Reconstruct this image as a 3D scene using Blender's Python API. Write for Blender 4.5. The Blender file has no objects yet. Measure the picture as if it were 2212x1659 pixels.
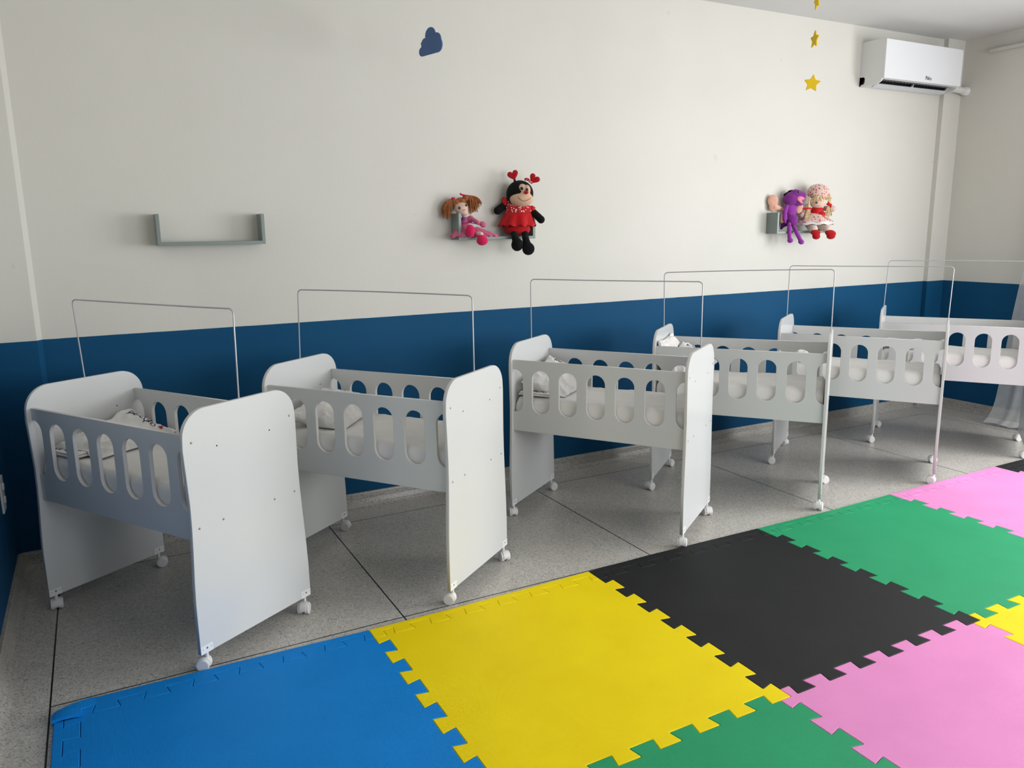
import bpy, bmesh, math, random
from mathutils import Vector, Matrix, Euler, noise
random.seed(7)
PI = math.pi
SC = bpy.context.scene
COL = SC.collection

# ------------------------------------------------------------------ camera, world, light, exposure
CAM_P = Vector((0.1311, -2.6504, 1.4846)); CAM_R = Euler((1.3743, 0.0130, -0.4918)); FPX = 1680.26
cd = bpy.data.cameras.new('camera'); cd.sensor_width = 36; cd.lens = FPX/2212*36; cd.clip_start = 0.02
cam = bpy.data.objects.new('camera', cd); COL.objects.link(cam)
cam.location = CAM_P; cam.rotation_euler = CAM_R; SC.camera = cam
SC.view_settings.view_transform = 'Standard'; SC.view_settings.look = 'None'
SC.view_settings.gamma = 1; SC.view_settings.use_curve_mapping = False
SC.view_settings.exposure = 0.33
w = bpy.data.worlds.new('daylight'); SC.world = w; w.use_nodes = True
w.node_tree.nodes['Background'].inputs[0].default_value = (0.80, 0.90, 1.0, 1)
w.node_tree.nodes['Background'].inputs[1].default_value = 1.0

def area(name, loc, rot, sx, sy, power, colr):
    l = bpy.data.lights.new(name, 'AREA'); l.shape = 'RECTANGLE'; l.size = sx; l.size_y = sy
    l.energy = power; l.color = colr
    o = bpy.data.objects.new(name, l); COL.objects.link(o); o.location = loc; o.rotation_euler = rot
    return o
# daylight entering through the windows of the right wall, plus a fill lamp added behind the camera
area('window_and_fill_light', (6.17, -2.02, 1.45), (0, PI/2, 0), 1.7, 2.8, 134, (0.99, 0.995, 1.0))
area('window_and_fill_light', (3.9, -4.72, 1.5), (PI/2, 0, 0), 3.6, 1.5, 72, (0.97, 0.98, 1.0))  # added fill from behind the camera, evens out the long wall

# ------------------------------------------------------------------ room numbers
XL, XR, YB, YF, ZC = -0.293, 6.215, 1.34, -4.8, 2.853
ZS, ZB = 1.033, 0.08            # top of the blue dado, top of the terrazzo baseboard

# ------------------------------------------------------------------ materials
def srgb(r, g, b):
    f = lambda c: (c/255/12.92 if c/255 <= 0.04045 else ((c/255+0.055)/1.055)**2.4)
    return (f(r), f(g), f(b), 1)
def mat(name, col, rough=0.5, spec=0.5, sheen=0, coat=0, metal=0):
    m = bpy.data.materials.new(name); m.use_nodes = True
    p = m.node_tree.nodes['Principled BSDF']
    p.inputs['Base Color'].default_value = (col[0], col[1], col[2], 1)
    p.inputs['Roughness'].default_value = rough
    p.inputs['Specular IOR Level'].default_value = spec
    p.inputs['Sheen Weight'].default_value = sheen
    p.inputs['Coat Weight'].default_value = coat
    p.inputs['Metallic'].default_value = metal
    return m
class NT:
    def __init__(s, m): s.t = m.node_tree; s.n = s.t.nodes; s.p = s.n['Principled BSDF']
    def node(s, ty, **k):
        n = s.n.new(ty)
        for a, b in k.items(): setattr(n, a, b)
        return n
    def link(s, a, b): s.t.links.new(a, b)
    def math(s, op, a, b=None, c=None):
        n = s.node('ShaderNodeMath', operation=op)
        for i, v in enumerate((a, b, c)):
            if v is None: continue
            if isinstance(v, (int, float)): n.inputs[i].default_value = v
            else: s.link(v, n.inputs[i])
        return n.outputs[0]
    def coord(s): return s.node('ShaderNodeTexCoord').outputs['Object']
    def geo(s): return s.node('ShaderNodeNewGeometry').outputs['Position']
    def sep(s, v):
        n = s.node('ShaderNodeSeparateXYZ'); s.link(v, n.inputs[0]); return n.outputs
    def noise(s, v, scale, detail=2, rough=.5):
        n = s.node('ShaderNodeTexNoise'); s.link(v, n.inputs['Vector'])
        n.inputs['Scale'].default_value = scale; n.inputs['Detail'].default_value = detail; n.inputs['Roughness'].default_value = rough
        return n.outputs['Fac']
    def ramp(s, f, stops):
        n = s.node('ShaderNodeValToRGB'); s.link(f, n.inputs[0]); e = n.color_ramp.elements
        while len(e) < len(stops): e.new(0.5)
        for i, (p, c) in enumerate(stops): e[i].position = p; e[i].color = (c[0], c[1], c[2], 1)
        return n.outputs[0]
    def mix(s, f, a, b):
        n = s.node('ShaderNodeMix', data_type='RGBA')
        if isinstance(f, (int, float)): n.inputs[0].default_value = f
        else: s.link(f, n.inputs[0])
        for i, v in ((6, a), (7, b)):
            if isinstance(v, tuple): n.inputs[i].default_value = (v[0], v[1], v[2], 1)
            else: s.link(v, n.inputs[i])
        return n.outputs[2]
    def bump(s, h, strength, dist=0.002):
        n = s.node('ShaderNodeBump'); s.link(h, n.inputs['Height']); n.inputs['Strength'].default_value = strength
        n.inputs['Distance'].default_value = dist; s.link(n.outputs[0], s.p.inputs['Normal'])
def varied(name, col, rough=0.5, spec=0.5, amt=0.06, scale=6, bump=0, bscale=200, **k):
    m = mat(name, col, rough, spec, **k); t = NT(m); v = t.coord()
    f = t.noise(v, scale, 3)
    lo = tuple(c*(1-amt) for c in col[:3]); hi = tuple(min(1, c*(1+amt)) for c in col[:3])
    t.link(t.ramp(f, [(0.3, lo), (0.7, hi)]), t.p.inputs['Base Color'])
    if bump: t.bump(t.noise(v, bscale, 2), bump, 0.001)
    return m

def wall_material():
    m = mat('painted_wall', (0.79, 0.775, 0.73), 0.5, 0.35); t = NT(m); g = t.geo(); x, y, z = t.sep(g)
    edge = t.math('MULTIPLY_ADD', t.noise(g, 12, 2), 0.0024, ZS-0.0012)
    isw = t.math('GREATER_THAN', z, edge)
    var = t.noise(g, 1.6, 3)
    white = t.ramp(var, [(0.3, (0.63, 0.615, 0.565)), (0.7, (0.655, 0.64, 0.59))])
    blue = t.ramp(var, [(0.3, (0.006, 0.068, 0.160)), (0.7, (0.008, 0.076, 0.178))])
    # a few scuffs
    n = t.noise(g, 5.5, 1); sc = t.math('GREATER_THAN', n, 0.79)
    white = t.mix(t.math('MULTIPLY', sc, 0.18), white, (0.45, 0.43, 0.40))
    t.link(t.mix(isw, blue, white), t.p.inputs['Base Color'])
    t.p.inputs['Roughness'].default_value = 0.6; t.link(t.math('MULTIPLY_ADD', isw, 0.20, 0.10), t.p.inputs['Specular IOR Level'])
    t.bump(t.noise(g, 60, 3), 0.10, 0.004)
    return m
def terrazzo(name, joints, tint=1.0):
    m = mat(name, (0.4, 0.38, 0.35), 0.32, 0.45); t = NT(m); g = t.geo(); x, y, z = t.sep(g)
    nz = t.node('ShaderNodeTexNoise'); t.link(g, nz.inputs['Vector']); nz.inputs['Scale'].default_value = 40
    va = t.node('ShaderNodeVectorMath', operation='MULTIPLY_ADD'); t.link(nz.outputs['Color'], va.inputs[0])
    va.inputs[1].default_value = (0.02, 0.02, 0.02); t.link(g, va.inputs[2])
    v1 = t.node('ShaderNodeTexVoronoi'); t.link(va.outputs[0], v1.inputs['Vector']); v1.inputs['Scale'].default_value = 235
    r = t.sep(v1.outputs['Color'])[0]
    c = lambda a, b, d: (a*tint, b*tint, d*tint)
    chips = t.ramp(r, [(0.0, c(0.11, 0.105, 0.10)), (0.13, c(0.13, 0.12, 0.11)), (0.16, c(0.38, 0.355, 0.31)), (0.55, c(0.46, 0.435, 0.385)), (0.86, c(0.50, 0.475, 0.43)), (0.94, c(0.66, 0.64, 0.60))])
    dm = t.math('GREATER_THAN', v1.outputs['Distance'], 0.0024)
    n2 = t.noise(g, 330, 3, 0.7)
    mort = t.ramp(n2, [(0.36, c(0.20, 0.19, 0.175)), (0.46, c(0.40, 0.385, 0.355)), (0.62, c(0.50, 0.48, 0.44))])
    base = t.mix(0.42, chips, mort)
    blot = t.noise(g, 1.3, 3)
    base = t.mix(t.math('MULTIPLY', blot, 0.22), base, c(0.30, 0.28, 0.26))
    if joints:
        fx = t.math('PINGPONG', t.math('ADD', x, 0.132+12), 0.6)     # distance folded every 1.2 m
        lx = t.math('LESS_THAN', fx, 0.0028)
        lx = t.math('MULTIPLY', lx, t.math('LESS_THAN', y, 1.131))
        lx = t.math('MULTIPLY', lx, t.math('GREATER_THAN', x, -0.2))
        tilt = t.math('MULTIPLY', t.math('MAXIMUM', t.math('SUBTRACT', x, 1.0), 0.0), 0.012)     # this joint was not laid quite parallel
        tilt = t.math('MULTIPLY', tilt, t.math('LESS_THAN', y, 0.5))
        fy = t.math('PINGPONG', t.math('ADD', t.math('ADD', y, tilt), -0.038+10.93), 0.5465)
        ly = t.math('LESS_THAN', fy, 0.0028)
        ly = t.math('MULTIPLY', ly, t.math('GREATER_THAN', x, -0.132))
        ly = t.math('MULTIPLY', ly, t.math('LESS_THAN', x, 5.868))
        ln = t.math('MAXIMUM', lx, ly)
        base = t.mix(ln, base, (0.012, 0.011, 0.010))
    t.link(base, t.p.inputs['Base Color'])
    return m
def foam(name, col):
    m = mat(name, col, 0.6, 0.2); t = NT(m); g = t.geo(); x, y, z = t.sep(g)
    a = t.math('SINE', t.math('MULTIPLY', t.math('ADD', x, y), 880.0))
    b = t.math('SINE', t.math('MULTIPLY', t.math('SUBTRACT', x, y), 880.0))
    h = t.math('MULTIPLY', a, b)
    va = t.noise(g, 5, 4)
    lo = tuple(c*0.955 for c in col[:3]); hi = tuple(min(1, c*1.03+0.002) for c in col[:3])
    base = t.ramp(va, [(0.3, lo), (0.7, hi)])
    tone = t.math('MULTIPLY_ADD', h, 0.07, 0.07)
    base = t.mix(tone, base, tuple(c*0.35 for c in col[:3]))
    t.link(base, t.p.inputs['Base Color'])
    t.bump(h, 0.5, 0.0008)
    return m
def floral(name, base, c1, c2, scale, size=0.40):
    m = mat(name, base, 0.85, 0.2, sheen=0.3); t = NT(m); v = t.coord()
    vo = t.node('ShaderNodeTexVoronoi'); t.link(v, vo.inputs['Vector']); vo.inputs['Scale'].default_value = scale
    d = t.math('LESS_THAN', vo.outputs['Distance'], size)
    r = t.sep(vo.outputs['Color'])[0]
    col = t.mix(t.math('GREATER_THAN', r, 0.62), c1, c2)
    col = t.mix(t.math('MULTIPLY', d, t.math('GREATER_THAN', t.sep(vo.outputs['Color'])[1], 0.25)), base, col)
    t.link(col, t.p.inputs['Base Color']); return m

M = {}
M['wall'] = wall_material()
M['ceiling'] = varied('ceiling_paint', (0.66, 0.66, 0.65), 0.7, 0.2, 0.02, 2)
M['floor'] = terrazzo('terrazzo_floor', True, 1.25)
M['base'] = terrazzo('terrazzo_baseboard', False, 0.95)
M['white'] = varied('white_melamine', (0.645, 0.655, 0.655), 0.22, 0.5, 0.012, 2)
M['edge'] = varied('edge_banding', (0.64, 0.63, 0.62), 0.4, 0.4, 0.02, 4)
M['steel'] = mat('screw_steel', (0.35, 0.31, 0.27), 0.35, 0.5, metal=0.9)
M['hole'] = mat('drilled_hole', (0.02, 0.02, 0.02), 0.9)
M['wire'] = varied('grey_enamel_rod', (0.48, 0.48, 0.51), 0.25, 0.6, 0.02, 10, metal=0.2)
M['castor'] = varied('white_nylon', (0.78, 0.77, 0.75), 0.35, 0.5, 0.03, 20)
M['plate'] = varied('castor_plate_plastic', (0.80, 0.81, 0.82), 0.4, 0.4, 0.02, 20)
M['sheet'] = varied('white_cotton', (0.78, 0.765, 0.745), 0.9, 0.15, 0.02, 12, bump=0.15, bscale=500, sheen=0.2)
M['navy'] = mat('navy_print', (0.012, 0.012, 0.06), 0.8)
M['redprint'] = mat('red_print', (0.45, 0.03, 0.04), 0.8)
M['shelf'] = varied('grey_green_lacquer', (0.205, 0.245, 0.232), 0.35, 0.5, 0.03, 8)
M['blue'] = foam('blue_foam', (0.002, 0.25, 0.74)); M['yellow'] = foam('yellow_foam', (1.0, 0.76, 0.0))
M['black'] = foam('black_foam', (0.019, 0.019, 0.020)); M['green'] = foam('green_foam', (0.025, 0.36, 0.155))
M['pink'] = foam('pink_foam', (0.86, 0.30, 0.63))
M['cloud'] = varied('blue_grey_foam', srgb(84, 112, 160), 0.7, 0.3, 0.03, 20)
M['star'] = varied('yellow_star_foam', srgb(226, 190, 10), 0.6, 0.3, 0.03, 20)
M['thread'] = mat('nylon_thread', (0.75, 0.75, 0.73), 0.4)
M['ac'] = varied('gloss_white_plastic', (0.74, 0.75, 0.77), 0.10, 0.5, 0.01, 3)
M['acside'] = varied('matt_white_plastic', (0.74, 0.74, 0.73), 0.4, 0.4, 0.01, 3)
M['acdark'] = mat('dark_vent_and_shade', (0.006, 0.006, 0.008), 0.5)
M['acflap'] = varied('grey_white_flap', (0.60, 0.62, 0.66), 0.35, 0.4, 0.01, 3)
M['logo'] = mat('grey_lettering', (0.10, 0.10, 0.11), 0.5)
M['duct'] = varied('wrapped_pipe_tape', (0.68, 0.67, 0.64), 0.6, 0.3, 0.05, 30, bump=0.3, bscale=80)
M['frame'] = varied('white_aluminium', (0.75, 0.75, 0.74), 0.4, 0.4, 0.01, 5)
M['rail'] = varied('cream_painted_rail', (0.60, 0.59, 0.55), 0.5, 0.3, 0.01, 5)
M['outlet'] = varied('outlet_plastic', (0.75, 0.76, 0.74), 0.4, 0.4, 0.01, 5)

# ------------------------------------------------------------------ helpers
def link_mesh(name, me, m, parent=None, smooth=False):
    me.name = name
    if m is not None:
        me.materials.clear(); me.materials.append(m)
    if smooth:
        for p in me.polygons: p.use_smooth = True
    o = bpy.data.objects.new(name, me); COL.objects.link(o)
    if parent is not None: o.parent = parent
    return o
def from_bm(name, bm, m, parent=None, smooth=False):
    me = bpy.data.meshes.new(name); bm.normal_update(); bm.to_mesh(me); bm.free()
    return link_mesh(name, me, m, parent, smooth)
def tag(o, label=None, cat=None, group=None, kind=None):
    if label: o['label'] = label
    if cat: o['category'] = cat
    if group: o['group'] = group
    if kind: o['kind'] = kind
    return o
def empty(name, loc=(0, 0, 0), rz=0):
    o = bpy.data.objects.new(name, None); COL.objects.link(o); o.empty_display_size = 0.1
    o.location = loc; o.rotation_euler = (0, 0, rz); return o
def box(bm, a, b, bevel=0):
    a = Vector(a); b = Vector(b)
    r = bmesh.ops.create_cube(bm, size=1, matrix=Matrix.Translation((a+b)/2) @ Matrix.Diagonal((abs(b.x-a.x), abs(b.y-a.y), abs(b.z-a.z), 1)))
    if bevel:
        es = list({e for v in r['verts'] for e in v.link_edges})
        bmesh.ops.bevel(bm, geom=es, offset=bevel, segments=2, affect='EDGES', profile=0.5)
def boxo(name, a, b, m, parent=None, bevel=0):
    bm = bmesh.new(); box(bm, a, b, bevel); return from_bm(name, bm, m, parent)
def cyl(bm, p, q, r1, r2=None, seg=16, caps=True):
    p = Vector(p); q = Vector(q); d = q-p; r2 = r1 if r2 is None else r2
    mt = Matrix.Translation((p+q)/2) @ d.to_track_quat('Z', 'Y').to_matrix().to_4x4()
    bmesh.ops.create_cone(bm, cap_ends=caps, segments=seg, radius1=r1, radius2=r2, depth=d.length, matrix=mt)
def ball(bm, c, r, rot=None, seg=20):
    if isinstance(r, (int, float)): r = (r, r, r)
    mt = Matrix.Translation(Vector(c))
    if rot is not None: mt = mt @ Euler(rot).to_matrix().to_4x4()
    bmesh.ops.create_uvsphere(bm, u_segments=seg, v_segments=max(8, seg*2//3), radius=1, matrix=mt @ Matrix.Diagonal((r[0], r[1], r[2], 1)))
DG = None
def eval_mesh(tmp):
    COL.objects.link(tmp)
    bpy.context.view_layer.update()
    dg = bpy.context.evaluated_depsgraph_get()
    me = bpy.data.meshes.new_from_object(tmp.evaluated_get(dg))
    d = tmp.data; COL.objects.unlink(tmp); bpy.data.objects.remove(tmp)
    return me
def plate_mesh(outlines, thick, bevel=0.0, inset=0.0):
    """closed outlines in the xy plane (inner ones cut holes), thickness centred on z=0"""
    cu = bpy.data.curves.new('outline', 'CURVE'); cu.dimensions = '2D'; cu.fill_mode = 'BOTH'
    cu.extrude = max(1e-5, thick/2-bevel); cu.bevel_depth = bevel; cu.bevel_resolution = 1; cu.offset = -bevel-inset
    for pts in outlines:
        s = cu.splines.new('POLY'); s.points.add(len(pts)-1); s.use_cyclic_u = True
        for i, p in enumerate(pts): s.points[i].co = (p[0], p[1], 0, 1)
    me = eval_mesh(bpy.data.objects.new('outline', cu)); bpy.data.curves.remove(cu); return me
def plate(name, outlines, thick, m, parent=None, bevel=0.0, mx=None, inset=0.0):
    me = plate_mesh(outlines, thick, bevel, inset)
    if mx is not None: me.transform(mx)
    return link_mesh(name, me, m, parent)
def tube_mesh(lines, r, cyclic=False, res=2):
    cu = bpy.data.curves.new('tube', 'CURVE'); cu.dimensions = '3D'; cu.bevel_depth = r; cu.bevel_resolution = res; cu.use_fill_caps = True
    for pts in lines:
        s = cu.splines.new('POLY'); s.points.add(len(pts)-1); s.use_cyclic_u = cyclic
        for i, p in enumerate(pts):
            s.points[i].co = (p[0], p[1], p[2], 1)
            if len(p) > 3: s.points[i].radius = p[3]
    me = eval_mesh(bpy.data.objects.new('tube', cu)); bpy.data.curves.remove(cu); return me
def tube(name, lines, r, m, parent=None, cyclic=False, res=2):
    return link_mesh(name, tube_mesh(lines, r, cyclic, res), m, parent, True)
def text_mesh(body, size, ext=0.0002, shear=0):
    cu = bpy.data.curves.new('lettering', 'FONT'); cu.body = body; cu.size = size; cu.extrude = ext; cu.shear = shear
    cu.align_x = 'CENTER'; cu.align_y = 'CENTER'
    me = eval_mesh(bpy.data.objects.new('lettering', cu)); return me
def blob(name, shapes, m, parent=None, vox=0.004, smooth=4):
    """shapes: ('e', centre, radii[, rot]) or ('c', p, q, r1, r2): fused into one continuous plush surface"""
    bm = bmesh.new()
    for s in shapes:
        if s[0] == 'e': ball(bm, s[1], s[2], s[3] if len(s) > 3 else None)
        else:
            p, q, r1, r2 = Vector(s[1]), Vector(s[2]), s[3], s[4]
            cyl(bm, p, q, r1, r2, 18); ball(bm, p, r1, None, 18); ball(bm, q, r2, None, 18)
    me = bpy.data.meshes.new('tmp'); bm.to_mesh(me); bm.free()
    o = bpy.data.objects.new('tmp', me)
    a = o.modifiers.new('r', 'REMESH'); a.mode = 'VOXEL'; a.voxel_size = vox; a.use_smooth_shade = True
    b = o.modifiers.new('s', 'SMOOTH'); b.factor = 0.5; b.iterations = smooth
    me2 = eval_mesh(o); bpy.data.meshes.remove(me)
    return link_mesh(name, me2, m, parent, True)
def arc(cx, cy, r, a0, a1, n=10):
    return [(cx+r*math.cos(a0+(a1-a0)*i/n), cy+r*math.sin(a0+(a1-a0)*i/n)) for i in range(n+1)]
def dup(root):
    r = root.copy(); COL.objects.link(r)
    for ch in list(root.children):
        c = ch.copy(); COL.objects.link(c); c.parent = r
        for g in list(ch.children):
            d = g.copy(); COL.objects.link(d); d.parent = c
    return r

# ------------------------------------------------------------------ room shell
def struct(o, label=None): o['kind'] = 'structure'; return o
struct(boxo('floor', (XL-0.3, YF-0.3, -0.12), (XR+0.3, YB+0.3, 0), M['floor']))
struct(boxo('ceiling', (XL-0.3, YF-0.3, ZC), (XR+0.3, YB+0.3, ZC+0.12), M['ceiling']))
struct(boxo('wall_back', (XL-0.3, YB, 0), (XR+0.3, YB+0.2, ZC), M['wall']))
struct(boxo('wall_left', (XL-0.2, YF, 0), (XL, YB, ZC), M['wall']))
def wall_with_hole(name, axis, pos, th, lo, hi, h0, h1, z0, z1):
    bm = bmesh.new()
    def bb(a, b, za, zb):
        if axis == 'x': box(bm, (pos, a, za), (pos+th, b, zb))
        else: box(bm, (a, pos, za), (b, pos+th, zb))
    edges = [lo]+[e for h in zip(h0, h1) for e in h]+[hi]
    for i in range(0, len(edges), 2): bb(edges[i], edges[i+1], 0, ZC)
    for a, b in zip(h0, h1): bb(a, b, 0, z0); bb(a, b, z1, ZC)
    return struct(from_bm(name, bm, M['wall']))
wall_with_hole('wall_right', 'x', XR, 0.2, YF, YB, [-3.42], [-0.62], 0.6, 2.3)
wall_with_hole('wall_front', 'y', YF-0.2, 0.2, XL-0.2, XR+0.2, [2.1], [5.7], 0.75, 2.25)  # opening behind the camera is added for the fill lamp
def window(name, axis, pos, a, b, z0, z1, n):
    r = struct(empty(name, (pos, (a+b)/2, z0) if axis == 'x' else ((a+b)/2, pos, z0)))
    mi = r.location.copy()
    bm = bmesh.new()
    def bb(p, q, za, zb, d0=-0.03, d1=0.03):
        A, B = ((pos+d0, p, za), (pos+d1, q, zb)) if axis == 'x' else ((p, pos+d0, za), (q, pos+d1, zb))
        box(bm, Vector(A)-mi, Vector(B)-mi)
    bb(a, b, z0, z0+0.05); bb(a, b, z1-0.05, z1)
    for i in range(n+1):
        c = a+(b-a)*i/n; c0 = min(max(c-0.025, a), b-0.05); bb(c0, c0+0.05, z0+0.05, z1-0.05)
    from_bm('window_frame', bm, M['frame'], r)
    return r
window('window_1', 'x', XR+0.12, -3.42, -0.62, 0.6, 2.3, 4)
window('added_fill_window', 'y', YF-0.12, 2.1, 5.7, 0.75, 2.25, 4)  # unseen window, added to go with the fill lamp
# shallow pillars in the two corners of the long wall
def prism(name, prof, z0, z1, m, parent=None):
    bm = bmesh.new(); lo = [bm.verts.new((x, y, z0)) for x, y in prof]; hi = [bm.verts.new((x, y, z1)) for x, y in prof]
    n = len(prof); bm.faces.new(lo[::-1]); bm.faces.new(hi)
    for i in range(n): bm.faces.new((lo[i], lo[(i+1) % n], hi[(i+1) % n], hi[i]))
    bmesh.ops.recalc_face_normals(bm, faces=bm.faces); return from_bm(name, bm, m, parent)
struct(prism('wall_pillar_left', [(XL-0.01, 1.309), (-0.113, 1.309), (-0.088, YB+0.01), (XL-0.01, YB+0.01)], 0, ZC, M['wall']))
struct(prism('wall_pillar_right', [(6.01, YB+0.01), (6.01, 1.304), (XR+0.01, 1.304), (XR+0.01, YB+0.01)], 0, ZC, M['wall']))
# coved terrazzo baseboards
def cove(name, pts):                      # pts: line on the floor at the wall; profile grows to its right-hand normal
    prof = [(0.0, ZB), (0.012, ZB), (0.014, ZB-0.008), (0.016, 0.045), (0.022, 0.022), (0.034, 0.008), (0.05, 0.0), (0.0, 0.0)]
    bm = bmesh.new(); rows = []
    for i, p in enumerate(pts):
        p = Vector((p[0], p[1], 0))
        d0 = (Vector((*pts[i], 0))-Vector((*pts[i-1], 0))).normalized() if i else None
        d1 = (Vector((*pts[i+1], 0))-Vector((*pts[i], 0))).normalized() if i < len(pts)-1 else None
        nrm = lambda d: Vector((d.y, -d.x, 0))
        if d0 is None: n = nrm(d1)
        elif d1 is None: n = nrm(d0)
        else:
            n = nrm(d0)+nrm(d1); n = n/(n.length_squared/2) if n.length > 0.1 else nrm(d0)
        rows.append([bm.verts.new(p+n*a+Vector((0, 0, z))) for a, z in prof])
    k = len(prof)
    for a, b in zip(rows, rows[1:]):
        for j in range(k): bm.faces.new((a[j], b[j], b[(j+1) % k], a[(j+1) % k]))
    bm.faces.new(rows[0]); bm.faces.new(rows[-1][::-1])
    bmesh.ops.recalc_face_normals(bm, faces=bm.faces)
    return struct(from_bm(name, bm, M['base']))
cove('baseboard_back', [(XL, 1.309), (-0.113, 1.309), (-0.088, YB), (6.01, YB), (6.01, 1.304), (XR, 1.304)])
cove('baseboard_left', [(XL, YF), (XL, 1.309)])
cove('baseboard_right', [(XR, 1.304), (XR, YF)])
cove('baseboard_front', [(XR, YF), (XL, YF)])

# ------------------------------------------------------------------ foam mats
PT = 0.1476; MT = 0.012; GAP = 0.0006
def vx(i): return 0.910+i, 0.956+i                       # vertical seam lines, right side of column i
def hy(r):                                              # horizontal seam lines above row r
    return (-0.040, -0.085) if r == 0 else (-1.042-(r-1)*1.006, -1.088-(r-1)*1.006)
def yb(r, k): return -(0.117+1.006*r+PT*k)
def xr(i, k): return 0.997+(i-1)*1.0+PT*k               # right corner of tooth k in column i (seam i-1 on its left)
def seam_right(i, r):                                   # down the right side of tile (i,r), from its top line to its bottom line
    a, b = vx(i); out = []
    for k in range(7):
        y = yb(r, k)
        if k < 6: out += [(a, y-0.012), (b, y), (b, y-0.086), (a, y-0.077)]
        else: out += [(a, y-0.012), (b, y), (b, hy(r+1)[1])]
    return out
def seam_top(i, r):                                     # along the top of tile (i,r), left to right, teeth of this tile point up
    u, l = hy(r); a, b = vx(i-1); out = [(a, l), (b, l), (b, u), (xr(i, 0), u), (xr(i, 0)-0.01, l)]
    for k in range(1, 7):
        x = xr(i, k); out += [(x-0.076, l), (x-0.086, u), (x, u), (x-0.01, l)]
    return out
def tile_outline(i, r):
    a0, b0 = vx(i-1); a1, b1 = vx(i); u2, l2 = hy(r+1)
    pts = seam_top(i, r)+[(a1, hy(r)[1])]+seam_right(i, r)
    bot = seam_top(i, r+1)[::-1]                        # the tiles below push their teeth into this one
    pts += bot[:-3]+[(b0, u2)]
    left = seam_right(i-1, r)[::-1]
    pts += left[1:]
    out = []
    for p in pts:
        if not out or (Vector(p)-Vector(out[-1])).length > 1e-4: out.append(p)
    return out
def soften(pts, r=0.003):
    out = []; n = len(pts)
    for i in range(n):
        p, a, b = Vector(pts[i]), Vector(pts[i-1]), Vector(pts[(i+1) % n])
        da, db = (a-p), (b-p)
        if da.length < 3*r or db.length < 3*r: out.append(tuple(p)); continue
        out += [tuple(p+da.normalized()*r), tuple(p+(da.normalized()+db.normalized())*r*0.3), tuple(p+db.normalized()*r)]
    return out
def foam_plate(name, outline, m, z=0.0):
    return plate(name, [soften(outline)], MT, M[m], None, 0.0022, Matrix.Translation((0, 0, MT/2+z)), 0.0006)
tiles = [(0, 0, 'blue', 'blue foam mat square, nearest the left wall'), (1, 0, 'yellow', 'large yellow foam mat square between the blue and black ones'),
         (2, 0, 'black', 'black foam mat square between the yellow and green ones'), (3, 0, 'green', 'green foam mat square beside the cribs, between black and pink'),
         (4, 0, 'pink', 'far pink foam mat square beside the cribs, next to green'), (5, 0, 'black', 'far black foam mat square at the right picture edge'),
         (1, 1, 'green', 'green foam mat square in front of the yellow one'), (2, 1, 'pink', 'pink foam mat square in front of the black one'),
         (3, 1, 'yellow', 'yellow foam mat square at the right edge in front of green')]
for i, r, c, lab in tiles:
    tag(foam_plate('foam_mat_tile', tile_outline(i, r), c), lab, 'play mat', 'interlocking foam mat squares')
stripnames = {0: 'blue', 1: 'yellow', 2: 'black', 3: 'green', 4: 'pink', 5: 'black'}
striplab = {0: 'blue toothed edging strip along the wall side of the blue mat', 1: 'yellow toothed edging strip along the back of the yellow mat',
            2: 'black toothed edging strip along the back of the near black mat', 3: 'green toothed edging strip along the back of the green mat',
            4: 'pink toothed edging strip along the back of the far pink mat', 5: 'black toothed edging strip at the far right mat corner'}
BACK = {0: [(-0.003, 0.008), (0.42, 0.002), (0.910, -0.013)], 1: [(0.910, -0.013), (1.30, -0.013), (1.910, 0.003)],
        2: [(1.910, 0.003), (2.25, 0.012), (2.910, 0.0)], 3: [(2.910, 0.0), (3.45, -0.008), (3.910, 0.0)],
        4: [(3.910, 0.0), (4.45, 0.004), (4.910, 0.012)], 5: [(4.910, 0.012), (5.4, 0.012), (5.910, 0.012)]}
for i, c in stripnames.items():
    a0, b0 = vx(i-1); a1, b1 = vx(i)
    low = seam_top(i, 0)
    if i == 0: low = low[3:]; start = [BACK[0][0], (-0.003, hy(0)[0])]
    else: start = [BACK[i][0]]
    pts = start+low+[(a1, hy(0)[1]), BACK[i][2], BACK[i][1]]
    clean = []
    for p in pts:
        if not clean or (Vector(p)-Vector(clean[-1])).length > 1e-4: clean.append(p)
    so = foam_plate('mat_edging_strip', clean, c)
    if i == 0: blue_strip = so
    tag(so, striplab[i], 'play mat edging', 'edging strips of the foam mats')
# left edging of the blue tile, with its loose curled end
lo = [(-0.118, -0.080), (-0.0905, -0.085)]+seam_right(-1, 0)
lo = lo[:-1]+[(-0.044, -1.088), (-0.118, -1.088)]
left_strip = foam_plate('mat_edging_strip', lo, 'blue')
tag(left_strip, 'blue edging strip down the left side of the blue mat', 'play mat edging', 'edging strips of the foam mats')
bm = bmesh.new()                                          # lifted tongue of the strip
prev = None
for j in range(9):
    t = j/8; x = 0.0-0.119*t; z = 0.001+0.010*math.sin(t*PI*0.62)-0.004*t
    ya, yc = 0.008-0.044*t**1.6, -0.040-0.020*t
    row = [bm.verts.new((x, ya, z)), bm.verts.new((x, yc, z)), bm.verts.new((x, yc, z+0.011)), bm.verts.new((x, ya, z+0.011))]
    if prev:
        for q in range(4): bm.faces.new((prev[q], prev[(q+1) % 4], row[(q+1) % 4], row[q]))
    else: bm.faces.new(row)
    prev = row
bm.faces.new(prev[::-1]); bmesh.ops.recalc_face_normals(bm, faces=bm.faces)
from_bm('curled_end', bm, M['blue'], blue_strip)
bm = bmesh.new(); prev = None
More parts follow.
